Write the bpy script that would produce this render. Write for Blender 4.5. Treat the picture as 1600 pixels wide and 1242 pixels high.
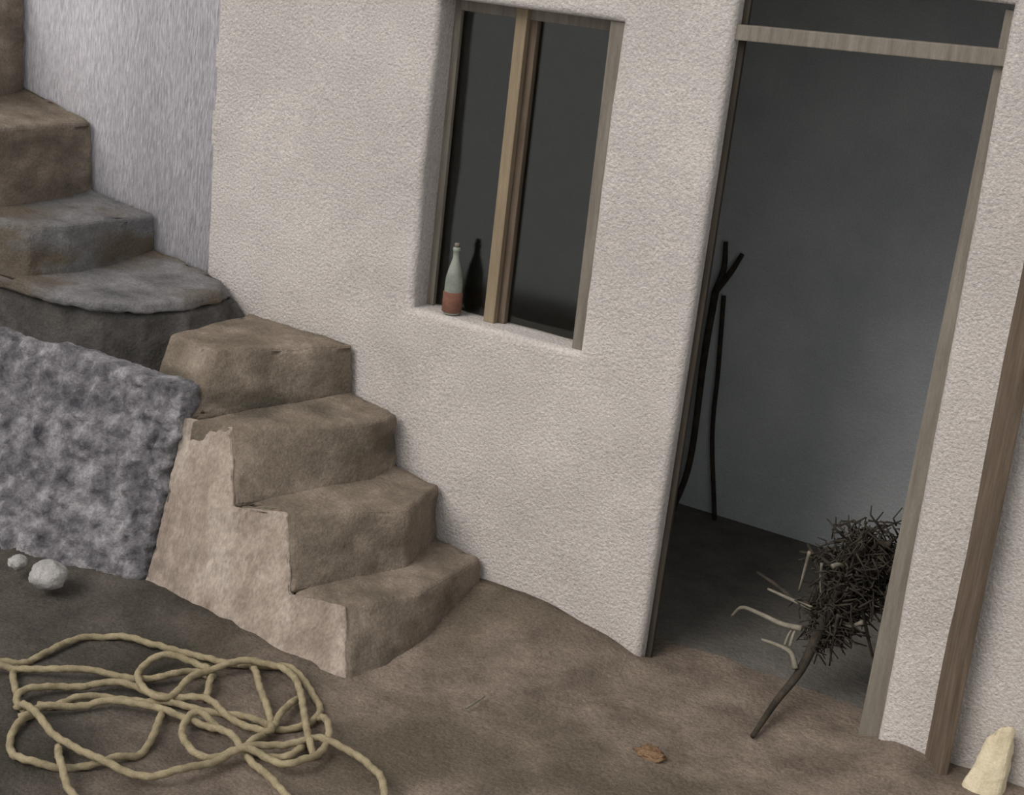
import bpy, bmesh, math, random
from mathutils import Vector, Matrix, noise

# ------------------------------------------------------------------ scene, camera, light
S = bpy.context.scene
for o in list(bpy.data.objects):
    bpy.data.objects.remove(o)
COL = S.collection

FPX = 2430.205                     # focal length in pixels of the 1600 x 1242 frame
RW = Matrix(((0.831741, -0.239818, 0.500694),
             (0.546928, 0.199189, -0.813138),
             (0.095273, 0.950164, 0.296837)))
CAM = Vector((1.89947, -3.99699, 2.17587))
cd = bpy.data.cameras.new('camera')
cam = bpy.data.objects.new('camera', cd)
COL.objects.link(cam)
cd.sensor_fit = 'HORIZONTAL'
cd.sensor_width = 36.0
cd.lens = FPX / 1600 * 36.0
cd.clip_start = 0.05
m4 = RW.to_4x4()
m4.translation = CAM
cam.matrix_world = m4
S.camera = cam

S.view_settings.view_transform = 'Standard'
S.view_settings.look = 'None'
S.view_settings.gamma = 1.0
S.view_settings.use_curve_mapping = False
S.view_settings.exposure = 0.2

w = bpy.data.worlds.new('overcast_sky')
S.world = w
w.use_nodes = True
bg = w.node_tree.nodes['Background']
bg.inputs[0].default_value = (1.0, 0.985, 0.97, 1)
bg.inputs[1].default_value = 0.54

sd = bpy.data.lights.new('sun', 'SUN')
sun = bpy.data.objects.new('sun', sd)
COL.objects.link(sun)
sd.energy = 1.72
sd.angle = math.radians(36)
sd.color = (1.0, 0.935, 0.87)
SUN_DIR = Vector((0.26, 0.70, -0.70))
sun.rotation_euler = SUN_DIR.to_track_quat('-Z', 'Y').to_euler()


# ------------------------------------------------------------------ helpers
def ray(px, py):
    return RW @ Vector((px - 800, 621 - py, -FPX))


def at_z(px, py, z=0.0):
    r = ray(px, py)
    return CAM + r * ((z - CAM.z) / r.z)


def at_y(px, py, y=0.0):
    r = ray(px, py)
    return CAM + r * ((y - CAM.y) / r.y)


def srgb(r, g, b):
    def f(c):
        c /= 255.0
        return c / 12.92 if c <= 0.04045 else ((c + 0.055) / 1.055) ** 2.4
    return (f(r), f(g), f(b), 1.0)


def material(name, stops, scale=6.0, detail=8.0, rough=0.9, bump=0.25, bump_scale=60.0,
             stretch=(1, 1, 1), fine=0.25, fine_scale=170.0, patches=None):
    """Mottled surface: a colour ramp over noise, fine speckle, optional worn patches, bump."""
    m = bpy.data.materials.new(name)
    m.use_nodes = True
    nt = m.node_tree
    N, L = nt.nodes, nt.links
    bs = N['Principled BSDF']
    bs.inputs['Roughness'].default_value = rough
    bs.inputs['Specular IOR Level'].default_value = 0.15
    tc = N.new('ShaderNodeTexCoord')
    mp = N.new('ShaderNodeMapping')
    mp.inputs['Scale'].default_value = stretch
    L.new(tc.outputs['Object'], mp.inputs['Vector'])
    n1 = N.new('ShaderNodeTexNoise')
    n1.inputs['Scale'].default_value = scale
    n1.inputs['Detail'].default_value = detail
    n1.inputs['Roughness'].default_value = 0.62
    L.new(mp.outputs[0], n1.inputs['Vector'])
    rp = N.new('ShaderNodeValToRGB')
    el = rp.color_ramp.elements
    el[0].position, el[0].color = stops[0][0], stops[0][1]
    el[1].position, el[1].color = stops[-1][0], stops[-1][1]
    for p, c in stops[1:-1]:
        e = el.new(p)
        e.color = c
    L.new(n1.outputs['Fac'], rp.inputs[0])
    col = rp.outputs[0]
    for (pc, psc, lo, hi, pst) in (patches or []):
        mp2 = N.new('ShaderNodeMapping')
        mp2.inputs['Scale'].default_value = pst
        mp2.inputs['Location'].default_value = (3.1 * psc, 1.7, 0.6)
        L.new(tc.outputs['Object'], mp2.inputs['Vector'])
        n3 = N.new('ShaderNodeTexNoise')
        n3.inputs['Scale'].default_value = psc
        n3.inputs['Detail'].default_value = 7
        L.new(mp2.outputs[0], n3.inputs['Vector'])
        mr = N.new('ShaderNodeMapRange')
        mr.inputs[1].default_value = lo
        mr.inputs[2].default_value = hi
        L.new(n3.outputs['Fac'], mr.inputs[0])
        mx = N.new('ShaderNodeMix')
        mx.data_type = 'RGBA'
        L.new(mr.outputs[0], mx.inputs[0])
        L.new(col, mx.inputs[6])
        mx.inputs[7].default_value = pc
        col = mx.outputs[2]
    n2 = N.new('ShaderNodeTexNoise')
    n2.inputs['Scale'].default_value = fine_scale
    n2.inputs['Detail'].default_value = 3
    L.new(mp.outputs[0], n2.inputs['Vector'])
    mr2 = N.new('ShaderNodeMapRange')
    mr2.inputs[1].default_value = 0.25
    mr2.inputs[2].default_value = 0.75
    mr2.inputs[3].default_value = 1.0 - fine
    mr2.inputs[4].default_value = 1.0 + fine
    L.new(n2.outputs['Fac'], mr2.inputs[0])
    mu = N.new('ShaderNodeVectorMath')
    mu.operation = 'SCALE'
    L.new(col, mu.inputs[0])
    L.new(mr2.outputs[0], mu.inputs['Scale'])
    L.new(mu.outputs[0], bs.inputs['Base Color'])
    if bump:
        n4 = N.new('ShaderNodeTexNoise')
        n4.inputs['Scale'].default_value = bump_scale
        n4.inputs['Detail'].default_value = 6
        n4.inputs['Roughness'].default_value = 0.65
        L.new(mp.outputs[0], n4.inputs['Vector'])
        bp = N.new('ShaderNodeBump')
        bp.inputs['Strength'].default_value = bump
        bp.inputs['Distance'].default_value = 0.02
        L.new(n4.outputs['Fac'], bp.inputs['Height'])
        L.new(bp.outputs[0], bs.inputs['Normal'])
    return m


def link(name, bm, mat, parent=None, smooth=True):
    me = bpy.data.meshes.new(name)
    bmesh.ops.recalc_face_normals(bm, faces=bm.faces[:])
    bm.to_mesh(me)
    bm.free()
    if mat:
        me.materials.append(mat)
    for p in me.polygons:
        p.use_smooth = smooth
    o = bpy.data.objects.new(name, me)
    COL.objects.link(o)
    if parent:
        o.parent = parent
        o.matrix_parent_inverse = Matrix.Translation(parent.location).inverted() if False else Matrix()
    return o


def structure(name, bm, mat, smooth=True, label=None):
    o = link(name, bm, mat, None, smooth)
    o['kind'] = 'structure'
    if label:
        o['label'] = label
    return o


def tag(o, label, cat, group=None):
    o['label'] = label
    o['category'] = cat
    if group:
        o['group'] = group
    return o


def thing(name, loc, label, cat, group=None):
    o = bpy.data.objects.new(name, None)
    o.empty_display_size = 0.1
    COL.objects.link(o)
    o.location = loc
    return tag(o, label, cat, group)


def part(name, bm, mat, parent, smooth=True, label=None):
    """Child mesh whose vertices are given in world space."""
    bmesh.ops.translate(bm, vec=-Vector(parent.location), verts=bm.verts[:])
    o = link(name, bm, mat, parent, smooth)
    if label:
        o['label'] = label
    return o


def box(bm, x0, x1, y0, y1, z0, z1, bevel=0.0):
    r = bmesh.ops.create_cube(bm, size=1.0)
    for v in r['verts']:
        v.co = Vector((x0 + (v.co.x + .5) * (x1 - x0), y0 + (v.co.y + .5) * (y1 - y0), z0 + (v.co.z + .5) * (z1 - z0)))
    if bevel:
        es = list({e for v in r['verts'] for e in v.link_edges})
        bmesh.ops.bevel(bm, geom=es, offset=bevel, segments=2, profile=0.6, affect='EDGES')


def bar(bm, a, b, wx, wy, bevel=0.003):
    """Squared timber from a to b, section wx by wy, with rounded arrises."""
    a, b = Vector(a), Vector(b)
    L = (b - a).length
    t = bmesh.new()
    box(t, -wx / 2, wx / 2, -wy / 2, wy / 2, 0, L, bevel)
    q = (b - a).to_track_quat('Z', 'Y')
    mtx = Matrix.Translation(a) @ q.to_matrix().to_4x4()
    bmesh.ops.transform(t, matrix=mtx, verts=t.verts[:])
    me = bpy.data.meshes.new('tmp')
    t.to_mesh(me)
    t.free()
    bm.from_mesh(me)
    bpy.data.meshes.remove(me)


def spline(pts, n=8):
    """Catmull-Rom through pts."""
    P = [Vector(p) for p in pts]
    if len(P) < 3:
        return P
    P = [P[0] * 2 - P[1]] + P + [P[-1] * 2 - P[-2]]
    out = []
    for i in range(1, len(P) - 2):
        p0, p1, p2, p3 = P[i - 1:i + 3]
        for k in range(n):
            t = k / n
            out.append(0.5 * ((2 * p1) + (p2 - p0) * t + (2 * p0 - 5 * p1 + 4 * p2 - p3) * t * t
                              + (3 * p1 - p0 - 3 * p2 + p3) * t ** 3))
    out.append(P[-2].copy())
    return out


def tube(bm, path, rad, sides=8, twist=0.0, lobes=0, lobe=0.0):
    """Swept tube; rad is a number or a function of 0..1; lobes and twist make laid rope."""
    n = len(path)
    rings = []
    ref = Vector((0.13, 0.21, 0.97))
    s = 0.0
    for i, p in enumerate(path):
        t = (path[min(i + 1, n - 1)] - path[max(i - 1, 0)])
        if t.length < 1e-9:
            t = Vector((1, 0, 0))
        t.normalize()
        u = t.cross(ref)
        if u.length < 1e-4:
            u = t.cross(Vector((1, 0, 0)))
        u.normalize()
        ref = u.cross(t)
        if i:
            s += (p - path[i - 1]).length
        r = rad(i / max(1, n - 1)) if callable(rad) else rad
        ring = []
        for k in range(sides):
            a = 2 * math.pi * k / sides
            rr = r * (1 + lobe * math.cos(lobes * a + twist * s)) if lobes else r
            ring.append(bm.verts.new(p + (u * math.cos(a) + ref * math.sin(a)) * rr))
        rings.append(ring)
    for A, B in zip(rings, rings[1:]):
        for k in range(sides):
            bm.faces.new((A[k], A[(k + 1) % sides], B[(k + 1) % sides], B[k]))
    bm.faces.new(rings[0][::-1])
    bm.faces.new(rings[-1])


def lathe(bm, prof, c, seg=28):
    rings = []
    for r, z in prof:
        rings.append([bm.verts.new((c[0] + r * math.cos(2 * math.pi * k / seg), c[1] + r * math.sin(2 * math.pi * k / seg), c[2] + z)) for k in range(seg)])
    for A, B in zip(rings, rings[1:]):
        for k in range(seg):
            bm.faces.new((A[k], A[(k + 1) % seg], B[(k + 1) % seg], B[k]))
    bm.faces.new(rings[0][::-1])
    bm.faces.new(rings[-1])


def fbm(x, y, z, o=4):
    return noise.fractal(Vector((x, y, z)), 0.6, 2.1, o)


def lerp(a, b, t):
    return a + (b - a) * t


# ------------------------------------------------------------------ materials
M = {}
M['white'] = material('whitewash', [(0.3, srgb(203, 197, 193)), (0.7, srgb(227, 221, 217))], scale=2.2, bump=0.75, bump_scale=100, fine=0.2, fine_scale=130)
M['bluewhite'] = material('bluish_whitewash', [(0.3, srgb(196, 194, 201)), (0.7, srgb(220, 217, 224))], scale=3, bump=0.7, bump_scale=100, stretch=(1, 1, .22), fine=0.24, fine_scale=130)
M['step'] = material('brown_stone', [(0.3, srgb(100, 91, 80)), (0.55, srgb(130, 119, 107)), (0.75, srgb(160, 149, 136))], scale=7, bump=0.5, bump_scale=45, fine=0.22, fine_scale=130,
                     patches=[(srgb(92, 86, 76), 3.0, 0.52, 0.66, (1, 1, 2.5))])
M['greystep'] = material('grey_stone', [(0.3, srgb(90, 90, 91)), (0.55, srgb(120, 119, 120)), (0.75, srgb(146, 146, 149))], scale=7, bump=0.5, bump_scale=45, fine=0.22, fine_scale=130,
                         patches=[(srgb(96, 88, 78), 2.2, 0.46, 0.58, (1, 1, 2.5))])
M['shadestone'] = material('shade_stone', [(0.3, srgb(64, 62, 60)), (0.7, srgb(98, 95, 92))], scale=8, bump=0.5, bump_scale=45, fine=0.2, fine_scale=130)  # dark stone colour carries the shade under the overhanging slab
M['render'] = material('worn_render', [(0.3, srgb(128, 116, 105)), (0.5, srgb(158, 145, 134)), (0.72, srgb(188, 177, 166))], scale=9, bump=0.6, bump_scale=40, stretch=(1, 1, .35), fine=0.22, fine_scale=120,
                       patches=[(srgb(108, 98, 89), 2.6, 0.50, 0.66, (1, 1, 1))])
M['rubble'] = material('rubble_stone', [(0.32, srgb(70, 70, 74)), (0.5, srgb(118, 116, 120)), (0.68, srgb(164, 162, 166))], scale=13, bump=0.7, bump_scale=38, fine=0.25, fine_scale=110)
M['earth'] = material('brown_earth', [(0.3, srgb(96, 87, 78)), (0.5, srgb(124, 112, 101)), (0.72, srgb(148, 135, 122))], scale=5, bump=0.6, bump_scale=50, fine=0.28, fine_scale=120,
                      patches=[(srgb(98, 90, 78), 1.6, 0.5, 0.62, (1, 1, 1))])

def darken_left(m, dark):
    """Multiply the earth colour darker towards the left of the yard, with a ragged edge."""
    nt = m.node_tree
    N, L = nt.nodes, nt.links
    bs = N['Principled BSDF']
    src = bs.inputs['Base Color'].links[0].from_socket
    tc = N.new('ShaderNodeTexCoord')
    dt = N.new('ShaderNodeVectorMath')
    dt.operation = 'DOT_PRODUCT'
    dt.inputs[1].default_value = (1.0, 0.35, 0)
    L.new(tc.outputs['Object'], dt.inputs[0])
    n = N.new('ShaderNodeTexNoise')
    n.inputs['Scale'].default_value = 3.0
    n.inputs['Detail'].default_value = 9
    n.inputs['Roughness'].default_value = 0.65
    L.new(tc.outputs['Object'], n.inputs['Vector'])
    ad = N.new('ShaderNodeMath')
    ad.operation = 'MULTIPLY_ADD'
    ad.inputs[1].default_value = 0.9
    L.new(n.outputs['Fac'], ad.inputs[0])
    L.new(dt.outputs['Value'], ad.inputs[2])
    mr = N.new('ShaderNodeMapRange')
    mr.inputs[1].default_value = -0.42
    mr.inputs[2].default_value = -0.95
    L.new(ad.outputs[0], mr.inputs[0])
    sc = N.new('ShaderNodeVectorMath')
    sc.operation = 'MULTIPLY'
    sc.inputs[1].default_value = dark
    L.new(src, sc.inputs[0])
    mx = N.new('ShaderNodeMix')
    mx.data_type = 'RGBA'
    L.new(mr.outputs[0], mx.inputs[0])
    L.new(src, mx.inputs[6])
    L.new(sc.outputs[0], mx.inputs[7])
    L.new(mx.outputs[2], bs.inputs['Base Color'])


darken_left(M['earth'], (0.42, 0.46, 0.49))  # earth colour gets darker and bluer towards the left
M['inner'] = material('grey_inner_plaster', [(0.3, srgb(196, 203, 207)), (0.7, srgb(216, 222, 225))], scale=4, bump=0.35, bump_scale=60, fine=0.12)
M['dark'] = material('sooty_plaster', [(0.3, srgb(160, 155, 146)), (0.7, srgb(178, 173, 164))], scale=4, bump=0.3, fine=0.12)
M['floor'] = material('trodden_floor', [(0.3, srgb(96, 94, 90)), (0.7, srgb(122, 118, 112))], scale=6, bump=0.5, bump_scale=40, fine=0.2)
M['darkwood'] = material('dark_timber', [(0.3, srgb(52, 48, 43)), (0.7, srgb(78, 72, 64))], scale=9, stretch=(6, 6, .5), bump=0.3, fine=0.15)
M['greywood'] = material('grey_timber', [(0.3, srgb(112, 106, 98)), (0.7, srgb(140, 134, 124))], scale=9, stretch=(6, 6, .5), bump=0.3, fine=0.15)
M['tanwood'] = material('tan_timber', [(0.3, srgb(128, 114, 94)), (0.7, srgb(152, 138, 116))], scale=9, stretch=(6, 6, .5), bump=0.2, fine=0.12)
M['brownwood'] = material('brown_timber', [(0.3, srgb(92, 80, 68)), (0.55, srgb(112, 99, 86)), (0.75, srgb(132, 118, 102))], scale=7, stretch=(9, 9, .7), bump=0.4, fine=0.15)
M['rope'] = material('hemp_rope', [(0.3, srgb(132, 122, 98)), (0.7, srgb(168, 156, 128))], scale=25, bump=0.3, bump_scale=150, fine=0.15, fine_scale=260)
M['bark'] = material('dry_bark', [(0.3, srgb(44, 40, 36)), (0.7, srgb(76, 70, 62))], scale=20, bump=0.3, fine=0.15)
M['twig'] = material('bleached_twig', [(0.3, srgb(104, 100, 90)), (0.7, srgb(142, 136, 123))], scale=20, bump=0.2, fine=0.15)
M['pale'] = material('pale_stone', [(0.3, srgb(140, 138, 136)), (0.7, srgb(186, 184, 182))], scale=14, bump=0.4, fine=0.2)
M['cream'] = material('cream_stone', [(0.3, srgb(206, 194, 164)), (0.7, srgb(226, 216, 190))], scale=10, bump=0.3, fine=0.1)
M['rust'] = material('rusty_stone', [(0.3, srgb(108, 86, 66)), (0.7, srgb(142, 116, 92))], scale=20, bump=0.4, fine=0.2)
M['brick'] = material('brick_red', [(0.3, srgb(112, 78, 66)), (0.7, srgb(134, 98, 84))], scale=20, bump=0.15, fine=0.1)
M['paleglass'] = material('cloudy_glass', [(0.3, srgb(120, 126, 118)), (0.7, srgb(160, 166, 156))], scale=12, rough=0.25, bump=0.0, fine=0.08)

g = bpy.data.materials.new('window_glass')
g.use_nodes = True
nt = g.node_tree
nt.nodes.remove(nt.nodes['Principled BSDF'])
tr = nt.nodes.new('ShaderNodeBsdfTransparent')
tr.inputs[0].default_value = (0.9, 0.92, 0.9, 1)
gl = nt.nodes.new('ShaderNodeBsdfGlossy')
gl.inputs['Roughness'].default_value = 0.08
mxs = nt.nodes.new('ShaderNodeMixShader')
mxs.inputs[0].default_value = 0.05
nt.links.new(tr.outputs[0], mxs.inputs[1])
nt.links.new(gl.outputs[0], mxs.inputs[2])
nt.links.new(mxs.outputs[0], nt.nodes['Material Output'].inputs[0])
M['glass'] = g


# ------------------------------------------------------------------ the house wall
def lines(lo, hi, marks, step=0.04):
    ks = sorted({lo, hi, *marks})
    out = []
    for a, b in zip(ks, ks[1:]):
        n = max(1, round((b - a) / step))
        out += [lerp(a, b, i / n) for i in range(n)]
    return out + [hi]


def lean(x, z):
    """The old wall's openings lean: tops sit a little further right."""
    k = 1.0 if x < 0.1 else max(0.0, 1 - (x - 0.1) / 0.5)
    return x + 0.018 * z * k


def wall_panel(name, x0, x1, z0, z1, y, holes, depth, mat, r=0.022):
    bm = bmesh.new()
    xs = lines(x0, x1, [v for h in holes for v in h[:2]])
    zs = lines(z0, z1, [v for h in holes for v in h[2:4]])

    def hole_of(cx, cz):
        for h in holes:
            if h[0] < cx < h[1] and h[2] < cz < h[3]:
                return h
    V = {}

    def relief(x, z):
        return y + 0.007 * fbm(x * 2.3, 1.0, z * 2.3) + 0.0025 * fbm(x * 9, 4.0, z * 9)

    def v(i, j):
        if (i, j) not in V:
            V[i, j] = bm.verts.new((lean(xs[i], zs[j]), relief(xs[i], zs[j]), zs[j]))
        return V[i, j]
    for i in range(len(xs) - 1):
        for j in range(len(zs) - 1):
            if not hole_of((xs[i] + xs[i + 1]) / 2, (zs[j] + zs[j + 1]) / 2):
                bm.faces.new((v(i, j), v(i + 1, j), v(i + 1, j + 1), v(i, j + 1)))
    for h in holes:
        ring = []
        i0, i1 = xs.index(h[0]), xs.index(h[1])
        j0, j1 = zs.index(h[2]), zs.index(h[3])
        idx = ([(i, j0) for i in range(i0, i1)] + [(i1, j) for j in range(j0, j1)]
               + [(i, j1) for i in range(i1, i0, -1)] + [(i0, j) for j in range(j1, j0, -1)])
        prof = [(r * (1 - math.cos(a)), r * math.sin(a)) for a in (math.radians(q) for q in (22, 45, 68, 90))]
        prof += [(r + 0.4 * (h[4] - r), r), (h[4], r)]
        prev = [v(*k) for k in idx]
        for dy, din in prof:
            cur = []
            for (i, j), b in zip(idx, [V[k] for k in idx]):
                sx = 1 if i == i0 else (-1 if i == i1 else 0)
                sz = 1 if j == j0 else (-1 if j == j1 else 0)
                cur.append(bm.verts.new((b.co.x + sx * (din - r), b.co.y + dy, b.co.z + sz * (din - r))))
            n = len(idx)
            for k in range(n):
                bm.faces.new((prev[k], prev[(k + 1) % n], cur[(k + 1) % n], cur[k]))
            prev = cur
        for k in idx:                     # open the face out so the rounded corner ends on the stated edge
            b = V[k]
            i, j = k
            b.co.x -= (r if i == i0 else (-r if i == i1 else 0))
            b.co.z -= (r if j == j0 else (-r if j == j1 else 0))
    o = structure(name, bm, mat)
    wn = o.modifiers.new('flat_face_normals', 'WEIGHTED_NORMAL')
    wn.weight = 100
    return o


WIN = (-0.998, -0.356, 0.918, 1.905, 0.115)
DOOR = (-0.004, 0.772, -0.12, 2.075, 0.055)
wall_panel('wall_back', -1.905, 2.3, -0.12, 3.0, 0.0, [WIN, DOOR], 0.2, M['white'])

bm = bmesh.new()
box(bm, -4.2, -1.897, -0.003, 0.2, -0.1, 3.0)
for v in bm.verts:
    if v.co.x > -2:
        v.co.x = lean(v.co.x, v.co.z)
bmesh.ops.subdivide_edges(bm, edges=bm.edges[:], cuts=1)
structure('wall_left', bm, M['bluewhite'])

# rooms behind the openings
bm = bmesh.new()
box(bm, -0.8, 1.75, 1.33, 1.45, -0.1, 2.4)
structure('wall_inner', bm, M['inner'], False)
bm = bmesh.new()
q = [(-0.12, 0.08), (-0.05, 0.08), (-0.66, 1.33), (-0.74, 1.33)]
lo = [bm.verts.new((x, y, -0.1)) for x, y in q]
hi = [bm.verts.new((x, y, 2.38)) for x, y in q]
bm.faces.new(lo)
bm.faces.new(hi)
for k in range(4):
    bm.faces.new((lo[k], lo[(k + 1) % 4], hi[(k + 1) % 4], hi[k]))
structure('wall_partition', bm, M['dark'], False)
bm = bmesh.new()
box(bm, 1.6, 1.75, 0.02, 1.33, -0.1, 2.4)
structure('wall_right', bm, M['inner'], False)
bm = bmesh.new()
box(bm, -2.9, -0.66, 2.3, 2.42, -0.1, 2.4)
box(bm, -2.98, -2.9, 0.202, 2.42, -0.1, 2.4)
box(bm, -0.8, -0.72, 1.452, 2.3, -0.1, 2.4)
structure('wall_chamber', bm, M['dark'], False)
bm = bmesh.new()
box(bm, -1.9, 1.75, 0.02, 0.2, 2.4, 2.5)
box(bm, -2.98, 1.75, 0.2, 2.42, 2.4, 2.5)
structure('ceiling', bm, M['dark'], False)
bm = bmesh.new()
box(bm, -2.98, 1.75, 0.19, 2.42, -0.2, -0.004)
structure('floor', bm, M['floor'], False)

# ------------------------------------------------------------------ ground
bm = bmesh.new()
GX = lines(-5.0, 3.2, [-2.6, 1.5], 0.045)
GY = lines(-3.6, 0.195, [-2.0], 0.04)


def ground_z(x, y):
    z = 0.012 * fbm(x * 1.7, y * 1.7, 3.0) + 0.006 * fbm(x * 7, y * 7, 8.0)
    if y < 0.02:                                              # trodden bank of earth at the foot of the wall
        k = max(0.0, 1 - ((x + 0.42) / 0.42) ** 2) if x > -0.84 else 0.0
        z += 0.085 * k ** 0.8 * math.exp(-((y + 0.02) / 0.30) ** 2)
    e = -0.80 - 0.05 * max(0, -x - 1.2)                       # earth heaped against the stair
    if x > 0.7:
        z += 0.045 * min(1, (x - 0.7) / 0.12) * math.exp(-((y + 0.02) / 0.22) ** 2)
    if x < -0.5:
        z += 0.05 * min(1, (-0.5 - x) / 0.6) * math.exp(-max(0, (e - y)) / 0.10)
    return z - 0.004


rows = [[bm.verts.new((x, y, ground_z(x, y))) for x in GX] for y in GY]
for A, B in zip(rows, rows[1:]):
    for k in range(len(GX) - 1):
        bm.faces.new((A[k], A[k + 1], B[k + 1], B[k]))
gr = structure('ground', bm, M['earth'])

# ------------------------------------------------------------------ the outside staircase
stair = thing('staircase', (-1.2, -0.4, 0), 'worn brown stone staircase climbing left along the whitewashed wall', 'staircase')


def V3(*a):
    return Vector(a)


def patch(bm, a, b, c, d, nu, nv, amp, sc, push=None):
    """Quad a-b-c-d as a grid with relief along its normal."""
    nrm = (b - a).cross(d - a).normalized()
    g_ = []
    for j in range(nv + 1):
        row = []
        for i in range(nu + 1):
            u, t = i / nu, j / nv
            p = lerp(lerp(a, b, u), lerp(d, c, u), t)
            row.append(bm.verts.new(p))
        g_.append(row)
    for j in range(nv):
        for i in range(nu):
            bm.faces.new((g_[j][i], g_[j][i + 1], g_[j + 1][i + 1], g_[j + 1][i]))


def weather(o, amp, size, bev=0.014, lev=4):
    b = o.modifiers.new('worn_edges', 'BEVEL')
    b.width = bev
    b.segments = 3
    b.limit_method = 'ANGLE'
    b.angle_limit = math.radians(35)
    s = o.modifiers.new('subdivide', 'SUBSURF')
    s.subdivision_type = 'SIMPLE'
    s.levels = s.render_levels = lev
    t = bpy.data.textures.new('relief', 'CLOUDS')
    t.noise_scale = size
    t.noise_depth = 4
    d = o.modifiers.new('relief', 'DISPLACE')
    d.texture = t
    d.strength = amp
    d.mid_level = 0.5
    d.texture_coords = 'GLOBAL'


def prism(top, bot):
    bm = bmesh.new()
    T = [bm.verts.new(p) for p in top]
    B = [bm.verts.new(p) for p in bot]
    bm.faces.new(T)
    bm.faces.new(B[::-1])
    n = len(T)
    for k in range(n):
        bm.faces.new((T[k], B[k], B[(k + 1) % n], T[(k + 1) % n]))
    return bm


WY = -0.016


def nose(px, py, z):
    p = at_z(px, py, z)
    return (p.x, p.y, z)


GN, FN, EN = nose(656, 926, .158), nose(636, 796, .358), nose(580, 663, .556)
# each step: tread outline (top ring) and foot outline (bottom ring), from the lowest up
steps = [
    # G
    ([(-0.80, WY, .176), (-0.611, WY, .158), GN, (-0.684, -.60, .158), (-0.845, -.669, .172)],
     [(-0.80, WY, -.03), (-0.585, WY, -.03), (GN[0] + .05, GN[1] - .02, -.03), (-0.545, -.765, -.03), (-0.845, -.77, -.03)], 'step'),
    # F
    ([(-0.99, WY, .378), (-0.800, WY, .358), FN, (-0.971, -.549, .358), (-1.119, -.638, .362)],
     [(-0.99, WY, -.03), (-0.785, WY, .10), (FN[0] + .02, FN[1], .13), (-0.846, -.672, .172), (-1.119, -.75, -.03)], 'step'),
    # E
    ([(-1.19, WY, .586), (-0.986, WY, .556), EN, (-1.242, -.517, .556), (-1.356, -.598, .572)],
     [(-1.19, WY, -.03), (-0.975, WY, .28), (EN[0] + .02, EN[1], .32), (-1.120, -.640, .362), (-1.356, -.70, -.03)], 'step'),
    # D
    ([(-1.66, WY, .756), (-1.191, WY, .750), (-1.429, -.418, .750), (-1.64, -.42, .752)],
     [(-1.66, WY, .20), (-1.172, WY, .45), (-1.36, -.58, .572), (-1.66, -.60, .30)], 'step'),
    # C: broad slab with a rounded nose
    ([(-2.14, WY, .895), (-1.90, WY, .868), (-1.79, WY, .845), (-1.71, -.12, .835), (-1.70, -.30, .835), (-1.74, -.45, .838), (-1.83, -.555, .842), (-1.98, -.615, .846), (-2.3, -.640, .862), (-3.4, -.640, .88), (-3.4, WY, .9)],
     [(-2.14, WY, .800), (-1.90, WY, .800), (-1.73, WY, .800), (-1.685, -.13, .800), (-1.68, -.31, .800), (-1.73, -.46, .803), (-1.83, -.56, .808), (-1.98, -.615, .808), (-2.3, -.635, .815), (-3.4, -.635, .83), (-3.4, WY, .800)], 'greystep'),
    # stones under that slab, coloured dark for the shade below its edge
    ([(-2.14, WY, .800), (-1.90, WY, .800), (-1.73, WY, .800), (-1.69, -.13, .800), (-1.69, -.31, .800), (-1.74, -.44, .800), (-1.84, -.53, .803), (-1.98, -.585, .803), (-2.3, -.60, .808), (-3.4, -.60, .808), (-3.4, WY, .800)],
     [(-2.14, WY, .30), (-1.90, WY, .5), (-1.645, WY, .70), (-1.62, -.14, .70), (-1.63, -.33, .70), (-1.70, -.46, .45), (-1.80, -.55, .45), (-1.98, -.59, .45), (-2.3, -.60, .45), (-3.4, -.60, .45), (-3.4, WY, .3)], 'shadestone'),
    # B
    ([(-2.47, WY, 1.054), (-2.128, WY, 1.018), (-2.15, -.40, 1.018), (-2.19, -.535, 1.02), (-2.30, -.556, 1.024), (-3.4, -.56, 1.05), (-3.4, WY, 1.05)],
     [(-2.47, WY, .80), (-2.122, WY, .84), (-2.12, -.41, .82), (-2.17, -.55, .82), (-2.30, -.57, .82), (-3.4, -.575, .82), (-3.4, WY, .8)], 'greystep'),
    # A
    ([(-2.86, WY, 1.388), (-2.459, WY, 1.300), (-2.49, -.45, 1.300), (-2.6, -.54, 1.31), (-3.4, -.54, 1.35), (-3.4, WY, 1.388)],
     [(-2.86, WY, 1.0), (-2.453, WY, 1.0), (-2.46, -.46, 1.0), (-2.58, -.55, 1.0), (-3.4, -.55, 1.0), (-3.4, WY, 1.0)], 'step'),
    # next one up, cut by the frame
    ([(-3.4, WY, 1.80), (-2.826, WY, 1.76), (-2.85, -.50, 1.76), (-3.4, -.52, 1.78)],
     [(-3.4, WY, 1.28), (-2.822, WY, 1.28), (-2.83, -.52, 1.28), (-3.4, -.54, 1.28)], 'step'),
]
for top, bot, mt in steps:
    bm = prism([V3(*p) for p in top], [V3(*p) for p in bot])
    o = part('base_course' if mt == 'shadestone' else 'step', bm, M[mt], stair)
    weather(o, 0.022, 0.09)

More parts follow.
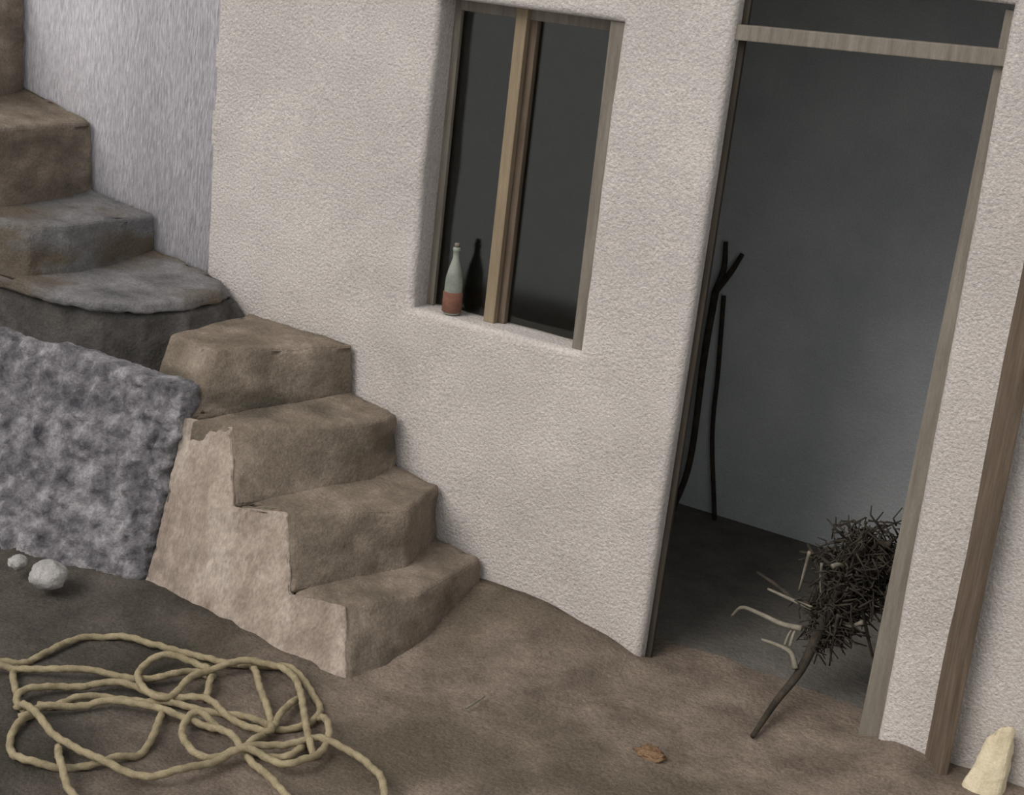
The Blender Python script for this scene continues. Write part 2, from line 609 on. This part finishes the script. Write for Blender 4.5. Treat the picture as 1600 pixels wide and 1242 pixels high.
# rendered outer face of the lower steps (a coat of render on the stair's side)
bm = bmesh.new()
K = dict(a=(-1.385, -.605, .570), b=(-1.250, -.527, .556), c=(-1.124, -.650, .360), d=(-.978, -.560, .356), e=(-.850, -.682, .170), f=(-.690, -.612, .157),
         g=(-.549, -.770, -.03), h=(-.85, -.79, -.03), i=(-1.12, -.775, -.03), j=(-1.40, -.765, -.03), k=(-1.39, -.655, .360), l=(-1.122, -.705, .170), m=(-1.395, -.70, .170))
kv = {n: bm.verts.new(p) for n, p in K.items()}
for f in ('abck', 'kclm', 'cdel', 'mlij', 'lehi', 'efgh'):
    bm.faces.new([kv[n] for n in f])
o = part('plaster_coat', bm, M['render'], stair, label='worn pinkish plaster on the side of the lower steps')
sm = o.modifiers.new('coat', 'SOLIDIFY')
sm.thickness = 0.03
sm.offset = -1
weather(o, 0.02, 0.07, bev=0.006, lev=5)

# rubble masonry on the outer side, further up
bm = bmesh.new()
nx, nz = 150, 62
X0, X1 = -3.3, -1.375
Gd = []


def stone_relief(x, z):
    dist, pts = noise.voronoi(Vector((x * 13.0, z * 17.0, 2.0)))
    j = min(1.0, (dist[1] - dist[0]) * 2.6)
    return 0.016 * j + 0.012 * fbm(x * 16, z * 16, 1.0) + 0.006 * fbm(x * 40, z * 40, 2.0)


for j in range(nz + 1):
    t = j / nz
    row = []
    for i in range(nx + 1):
        x = lerp(X0, X1, i / nx)
        ztop = 0.670 + 0.012 * fbm(x * 6, 0, 0) - 0.03 * max(0, (x + 1.9)) ** 2
        z = lerp(-0.05, ztop, t)
        ybase = -0.78 - 0.14 * min(1.2, max(0, (-1.36 - x) / 0.6))
        y = lerp(ybase, -0.612, t ** 0.9) - stone_relief(x, z) + 0.012
        xe = x + (0.02 * fbm(0, z * 9, 3) - 0.05 * (1 - t)) * (i / nx) ** 12
        row.append(bm.verts.new((xe, y, z)))
    Gd.append(row)
for j in range(nz):
    for i in range(nx):
        bm.faces.new((Gd[j][i], Gd[j][i + 1], Gd[j + 1][i + 1], Gd[j + 1][i]))
# top, end and back so it is a solid wall
back_t = [bm.verts.new((v.co.x, -0.54, v.co.z)) for v in Gd[-1]]
for i in range(nx):
    bm.faces.new((Gd[-1][i], Gd[-1][i + 1], back_t[i + 1], back_t[i]))
end = [bm.verts.new((Gd[j][-1].co.x, -0.54, Gd[j][-1].co.z)) for j in range(nz)] + [back_t[-1]]
for j in range(nz):
    bm.faces.new((Gd[j][-1], end[j], end[j + 1], Gd[j + 1][-1]))
lend = [bm.verts.new((Gd[j][0].co.x, -0.54, Gd[j][0].co.z)) for j in range(nz)] + [back_t[0]]
for j in range(nz):
    bm.faces.new((Gd[j][0], Gd[j + 1][0], lend[j + 1], lend[j]))
part('rubble_wall', bm, M['rubble'], stair, label='rough grey rubble masonry under the upper steps')

# ------------------------------------------------------------------ window
zb, zt = 0.918, 1.905


def wx(x, z):
    return lean(x, z)


bm = bmesh.new()
bar(bm, (wx(-.987, zb), .095, zb), (wx(-.987, zt), .095, zt), .016, .03)
bar(bm, (wx(-.376, zb), .095, zb), (wx(-.376, zt), .095, zt), .034, .03)
bar(bm, (wx(-.995, zt) + .02, .095, zt - .018), (wx(-.36, zt) - .02, .095, zt - .018), .03, .034)
win = structure('window_1', bm, M['greywood'], False, 'tall dark casement window in the whitewashed wall')
bm = bmesh.new()
bar(bm, (wx(-.733, zb), .072, zb), (wx(-.733, zt), .072, zt), .024, .04)
link('stile', bm, M['tanwood'], win, False)['label'] = 'light tan centre stile'
bm = bmesh.new()
bar(bm, (wx(-.704, zb), .096, zb), (wx(-.704, zt), .096, zt), .022, .03)
link('stile', bm, M['brownwood'], win, False)['label'] = 'browner stile behind the tan one'
bm = bmesh.new()
bar(bm, (-.352, .034, zb - .005), (-.343, .034, zt), .022, .055)
link('casing', bm, M['greywood'], win, False)['label'] = 'grey-brown casing on the right edge of the window'
for xa, xb in ((-.980, -.748), (-.692, -.394)):
    bm = bmesh.new()
    box(bm, wx(xa, 1.4), wx(xb, 1.4), .104, .108, zb, zt - .03)
    link('pane', bm, M['glass'], win, False)

# ------------------------------------------------------------------ doorway timbers
bm = bmesh.new()
bar(bm, (.005, .048, -.02), (.005 + .036, .048, 2.06), .014, .022)
door = structure('door_1', bm, M['darkwood'], False, 'open dark doorway right of the window')
bm = bmesh.new()
bar(bm, (.752, .05, -.02), (.792, .05, 2.06), .040, .09)
link('door_post', bm, M['greywood'], door, False)['label'] = 'grey post on the right of the doorway'
bm = bmesh.new()
bar(bm, (.02, .040, 1.917), (.79, .040, 1.946), .05, .042)
for v in bm.verts:
    v.co.z += 0.004 * fbm(v.co.x * 6, 0, 0)
link('lintel_beam', bm, M['greywood'], door, False)['label'] = 'pale grey beam across the top of the doorway'

# ------------------------------------------------------------------ plank against the wall on the right
bm = bmesh.new()
bar(bm, (.958, -.034, .0), (.963, -.030, 2.45), .112, .026, .004)
bmesh.ops.subdivide_edges(bm, edges=[e for e in bm.edges if e.calc_length() > 1], cuts=30)
for v in bm.verts:
    v.co.x += 0.0025 * fbm(0, v.co.x * 20, v.co.z * 1.5)
tag(link('plank', bm, M['brownwood'], None, False), 'weathered brown plank standing against the white wall right of the doorway', 'plank')


# ------------------------------------------------------------------ loose stones
def pebble(name, c, rx, ry, rz, mat, label, cat, seed, sharp=0.22):
    bm = bmesh.new()
    bmesh.ops.create_icosphere(bm, subdivisions=4, radius=1.0)
    for v in bm.verts:
        n = v.co.copy()
        k = 1 + sharp * fbm(n.x * 1.3 + seed, n.y * 1.3, n.z * 1.3) + 0.03 * fbm(n.x * 6, n.y * 6 + seed, n.z * 6)
        v.co = Vector((n.x * rx * k, n.y * ry * k, n.z * rz * k))
    o = link(name, bm, mat)
    o.location = c
    return tag(o, label, cat)


p = at_z(75, 905, 0.06)
pebble('round_stone', (p.x, p.y, 0.075), .062, .055, .046, M['pale'], 'round pale stone lying at the foot of the rubble wall, behind the rope', 'stone', 1, .12)
p = at_z(28, 885, 0.05)
pebble('small_stone', (p.x, p.y, 0.065), .03, .03, .022, M['pale'], 'small pale stone at far left beside the bigger round stone', 'stone', 4)
p = at_z(1016, 1181, 0.0)
pebble('brown_stone', (p.x, p.y, 0.008), .042, .030, .016, M['rust'], 'small flat rust-brown stone on bare earth in front of the doorway', 'stone', 9, 0.4)
bm = prism([V3(1.078, -.060, .17), V3(1.118, -.060, .235), V3(1.150, -.050, .225), V3(1.150, -.022, .220), V3(1.085, -.020, .18)],
           [V3(1.040, -.105, -.01), V3(1.090, -.115, -.01), V3(1.150, -.100, -.01), V3(1.155, -.018, -.01), V3(1.055, -.018, -.01)])
o = tag(link('cream_stone', bm, M['cream']), 'cream coloured stone against the wall right of the brown plank', 'stone')
weather(o, 0.02, 0.06, bev=0.012)

# twig lying on the earth
bm = bmesh.new()
a, b, c = at_z(728, 1106, .012), at_z(742, 1098, .016), at_z(757, 1088, .012)
tube(bm, spline([a, b, c]), lambda t: .004 - .0015 * t, 6)
tag(link('fallen_twig', bm, M['twig']), 'short pale twig lying on the earth before the bottom step', 'twig')

# ------------------------------------------------------------------ bottle on the window sill
bx, by = -.868 + .018 * .92, .046
bot = thing('bottle', (bx, by, .921), 'pale bottle with a brick-red lower half on the window sill', 'bottle')
bm = bmesh.new()
lathe(bm, [(.026, .0), (.029, .004), (.029, .10), (.027, .122), (.021, .148), (.0135, .172), (.0105, .185), (.0105, .205), (.0125, .207), (.0125, .217), (.009, .219)], (bx, by, .921))
part('glass_body', bm, M['paleglass'], bot)
bm = bmesh.new()
lathe(bm, [(.0292, .006), (.0322, .008), (.0322, .072), (.0292, .074)], (bx, by, .921))
part('wrapper', bm, M['brick'], bot, label='brick-red band round the lower half')
bm = bmesh.new()
lathe(bm, [(.0085, .219), (.0085, .230), (.0065, .232)], (bx, by, .921), 16)
part('stopper', bm, M['twig'], bot)

# ------------------------------------------------------------------ sticks inside the doorway, at the back
fork = thing('forked_pole', (-.52, 1.16, 0), 'dark forked pole leaning on the grey inner wall at the doorway left', 'pole')
bm = bmesh.new()
pt = at_y(1118, 455, 1.285)
tube(bm, spline([V3(-.52, 1.20, 0), at_y(1078, 720, 1.225), at_y(1100, 560, 1.26), pt]), lambda t: .0115 + .003 * t, 8)
part('shaft', bm, M['bark'], fork)
for q_ in ([pt, at_y(1131, 420, 1.295), at_y(1134, 378, 1.305)], [pt, at_y(1142, 425, 1.295), at_y(1160, 397, 1.305)]):
    bm = bmesh.new()
    tube(bm, spline(q_), lambda t: .014 - .005 * t, 8)
    part('prong', bm, M['bark'], fork)
bm = bmesh.new()
tube(bm, spline([V3(-.365, 1.27, 0), at_y(1113, 680, 1.285), at_y(1122, 580, 1.295), at_y(1131, 462, 1.312)]), .009, 8)
tag(link('thin_stick', bm, M['bark']), 'thin dark stick leaning on the inner wall right of the forked pole', 'stick')

# ------------------------------------------------------------------ dry branch in the doorway
rnd = random.Random(7)
base = at_z(1176, 1150, 0.012)
br = thing('dry_branch', (base.x, base.y, 0), 'dry bushy branch propped in the doorway against its right post', 'branch')
stem = spline([base, at_y(1212, 1097, -.04), at_y(1252, 1045, .06), at_y(1285, 975, .14), at_y(1322, 905, .20), at_y(1352, 852, .24)], 8)
bm = bmesh.new()
tube(bm, stem, lambda t: .0075 + .010 * min(1, t * 1.6), 8)
part('stem', bm, M['bark'], br)
tw = [
    ([(1265, 945), (1240, 935), (1210, 912), (1183, 894)], .15, 'bark', .010),
    ([(1268, 950), (1248, 942), (1222, 930), (1200, 920)], .13, 'twig', .008),
    ([(1252, 982), (1222, 975), (1190, 960), (1160, 949), (1144, 962)], .10, 'twig', .010),
    ([(1243, 1045), (1236, 1020), (1215, 1008), (1190, 999)], .04, 'twig', .010),
    ([(1234, 1010), (1240, 990), (1248, 978)], .08, 'twig', .006),
    ([(1226, 1008), (1232, 992), (1240, 980)], .08, 'twig', .005),
    ([(1330, 900), (1338, 862), (1350, 832), (1364, 842), (1362, 858)], .20, 'bark', .011),
    ([(1300, 930), (1280, 890), (1268, 862), (1262, 850)], .18, 'bark', .010),
    ([(1318, 905), (1300, 885), (1278, 868), (1250, 862)], .16, 'bark', .009),
    ([(1265, 862), (1256, 895), (1248, 925)], .14, 'twig', .006),
    ([(1284, 880), (1282, 910), (1284, 940)], .14, 'twig', .005),
    ([(1345, 940), (1352, 975), (1362, 1020), (1372, 1045)], .16, 'bark', .007),
    ([(1310, 960), (1302, 1000), (1296, 1040)], .12, 'bark', .006),
    ([(1348, 972), (1330, 978), (1312, 973)], .13, 'twig', .008),
    ([(1392, 850), (1372, 850), (1348, 872)], .22, 'bark', .010),
    ([(1300, 885), (1310, 882), (1318, 884)], .12, 'twig', .009),
]
for pts, y, mt, r in tw:
    bm = bmesh.new()
    q_ = spline([at_y(px, py, y + 0.02 * i) for i, (px, py) in enumerate(pts)], 5)
    tube(bm, q_, lambda t, r=r: .95 * r * (1 - .5 * t), 7)
    part('twig', bm, M[mt], br)
bm = bmesh.new()
for i in range(1500):
    k = rnd.random() ** 0.6
    s0 = stem[int((0.52 + 0.48 * k) * (len(stem) - 1))]
    sp = .018 + .05 * k
    s0 = s0 + V3(rnd.gauss(.02 * k, sp), rnd.gauss(.03, sp), rnd.gauss(-.012 * k, sp * .9))
    d = V3(rnd.gauss(.2, .6), rnd.gauss(.1, .5), rnd.gauss(.15, .6)).normalized()
    if (s0 - stem[int((0.52 + 0.48 * k) * (len(stem) - 1))]).length > .13:
        continue
    L = rnd.uniform(.03, .10)
    m1 = s0 + d * L * .5 + V3(rnd.gauss(0, .009), rnd.gauss(0, .009), rnd.gauss(0, .009))
    e = s0 + d * L + V3(0, 0, -.012)
    if max(e.x, m1.x, s0.x) > .725 or min(e.y, m1.y, s0.y) < .0 or min(e.z, m1.z, s0.z) < .01:
        continue
    tube(bm, [s0, m1, e], lambda t: .0036 - .0018 * t, 4)
o = part('fine_twigs', bm, M['bark'], br)
o['kind'] = 'stuff'

# ------------------------------------------------------------------ rope
R0 = .0099
strands = [
    [(-60, 1030), (0, 1028), (30, 1027), (55, 1020), (95, 1000), (130, 990), (162, 988), (200, 993), (240, 1004), (285, 1013), (325, 1023), (352, 1034), (380, 1033)],
    [(-60, 1040), (0, 1038), (30, 1039), (90, 1043), (150, 1041), (190, 1046), (235, 1052), (275, 1048), (305, 1042), (330, 1046)],
    [(330, 1046), (322, 1036), (298, 1026), (264, 1021), (236, 1026), (217, 1040), (218, 1058), (232, 1076), (258, 1082), (280, 1072), (300, 1057), (322, 1045), (348, 1037), (378, 1032), (408, 1033), (436, 1038), (458, 1056), (470, 1080), (477, 1112), (483, 1148), (492, 1162)],
    [(372, 1034), (410, 1036), (446, 1042), (474, 1060), (494, 1085), (501, 1104), (490, 1119), (462, 1127), (430, 1129), (400, 1121), (362, 1112), (322, 1104), (285, 1096), (255, 1090), (210, 1084), (160, 1081), (120, 1086), (82, 1096), (60, 1092)],
    [(40, 1097), (26, 1086), (38, 1076), (80, 1068), (130, 1064), (172, 1060), (215, 1065), (255, 1078), (290, 1084), (330, 1092), (352, 1110), (385, 1128), (420, 1138), (424, 1122), (418, 1098), (406, 1072), (400, 1046), (394, 1031)],
    [(26, 1084), (40, 1098), (56, 1114), (85, 1143), (125, 1168), (165, 1187), (202, 1198), (240, 1203), (276, 1199), (310, 1188), (336, 1180), (372, 1166), (405, 1158), (450, 1154), (490, 1147), (512, 1152), (548, 1164), (580, 1190), (596, 1212), (603, 1245), (606, 1275)],
    [(52, 1108), (30, 1125), (16, 1147), (20, 1170), (40, 1185), (70, 1190), (106, 1190), (150, 1187), (190, 1176), (215, 1169), (236, 1150), (250, 1120), (257, 1096)],
    [(30, 1106), (75, 1103), (120, 1097), (172, 1092), (240, 1101), (292, 1116), (328, 1128), (356, 1142), (376, 1158), (398, 1184), (426, 1211), (456, 1245), (480, 1275)],
    [(345, 1122), (306, 1108), (287, 1124), (287, 1148), (305, 1167), (335, 1173), (370, 1166), (395, 1166), (420, 1176), (450, 1186), (472, 1182), (497, 1168), (513, 1148), (513, 1130), (506, 1116), (498, 1104)],
    [(398, 1164), (425, 1172), (452, 1173), (470, 1164), (482, 1146)],
    [(474, 1078), (458, 1090), (440, 1110), (428, 1126), (405, 1142), (384, 1152)],
    [(92, 1149), (92, 1178), (99, 1200), (108, 1222), (128, 1246), (150, 1275)],
    [(26, 1036), (20, 1053), (27, 1080)],
    [(334, 1044), (328, 1062), (322, 1082)],
]
bm = bmesh.new()
for i, s in enumerate(strands):
    z0 = .026 + .010 * (i % 3)
    path = [at_z(px, py, z0) for px, py in s]
    path = spline(path, 10)
    P = []
    for k, p in enumerate(path):
        n = len(path)
        ends = min(1, min(k, n - 1 - k) / 8)
        z = ground_z(p.x, p.y) + R0 + (.004 + .012 * (i % 3) + .006 * math.sin(k * .19 + i)) * ends
        zc = max(z, ground_z(p.x, p.y) + R0 * .8)
        r_ = p - CAM
        P.append(V3(p.x, p.y, zc))
    # even spacing so the lay of the rope is regular
    E = [P[0]]
    for p in P[1:]:
        while (p - E[-1]).length > .0065:
            E.append(E[-1] + (p - E[-1]).normalized() * .0065)
    tube(bm, E, R0, 12, twist=150.0, lobes=3, lobe=.12)
tag(link('rope', bm, M['rope']), 'loose tangle of pale hemp rope lying on the dark earth', 'rope')
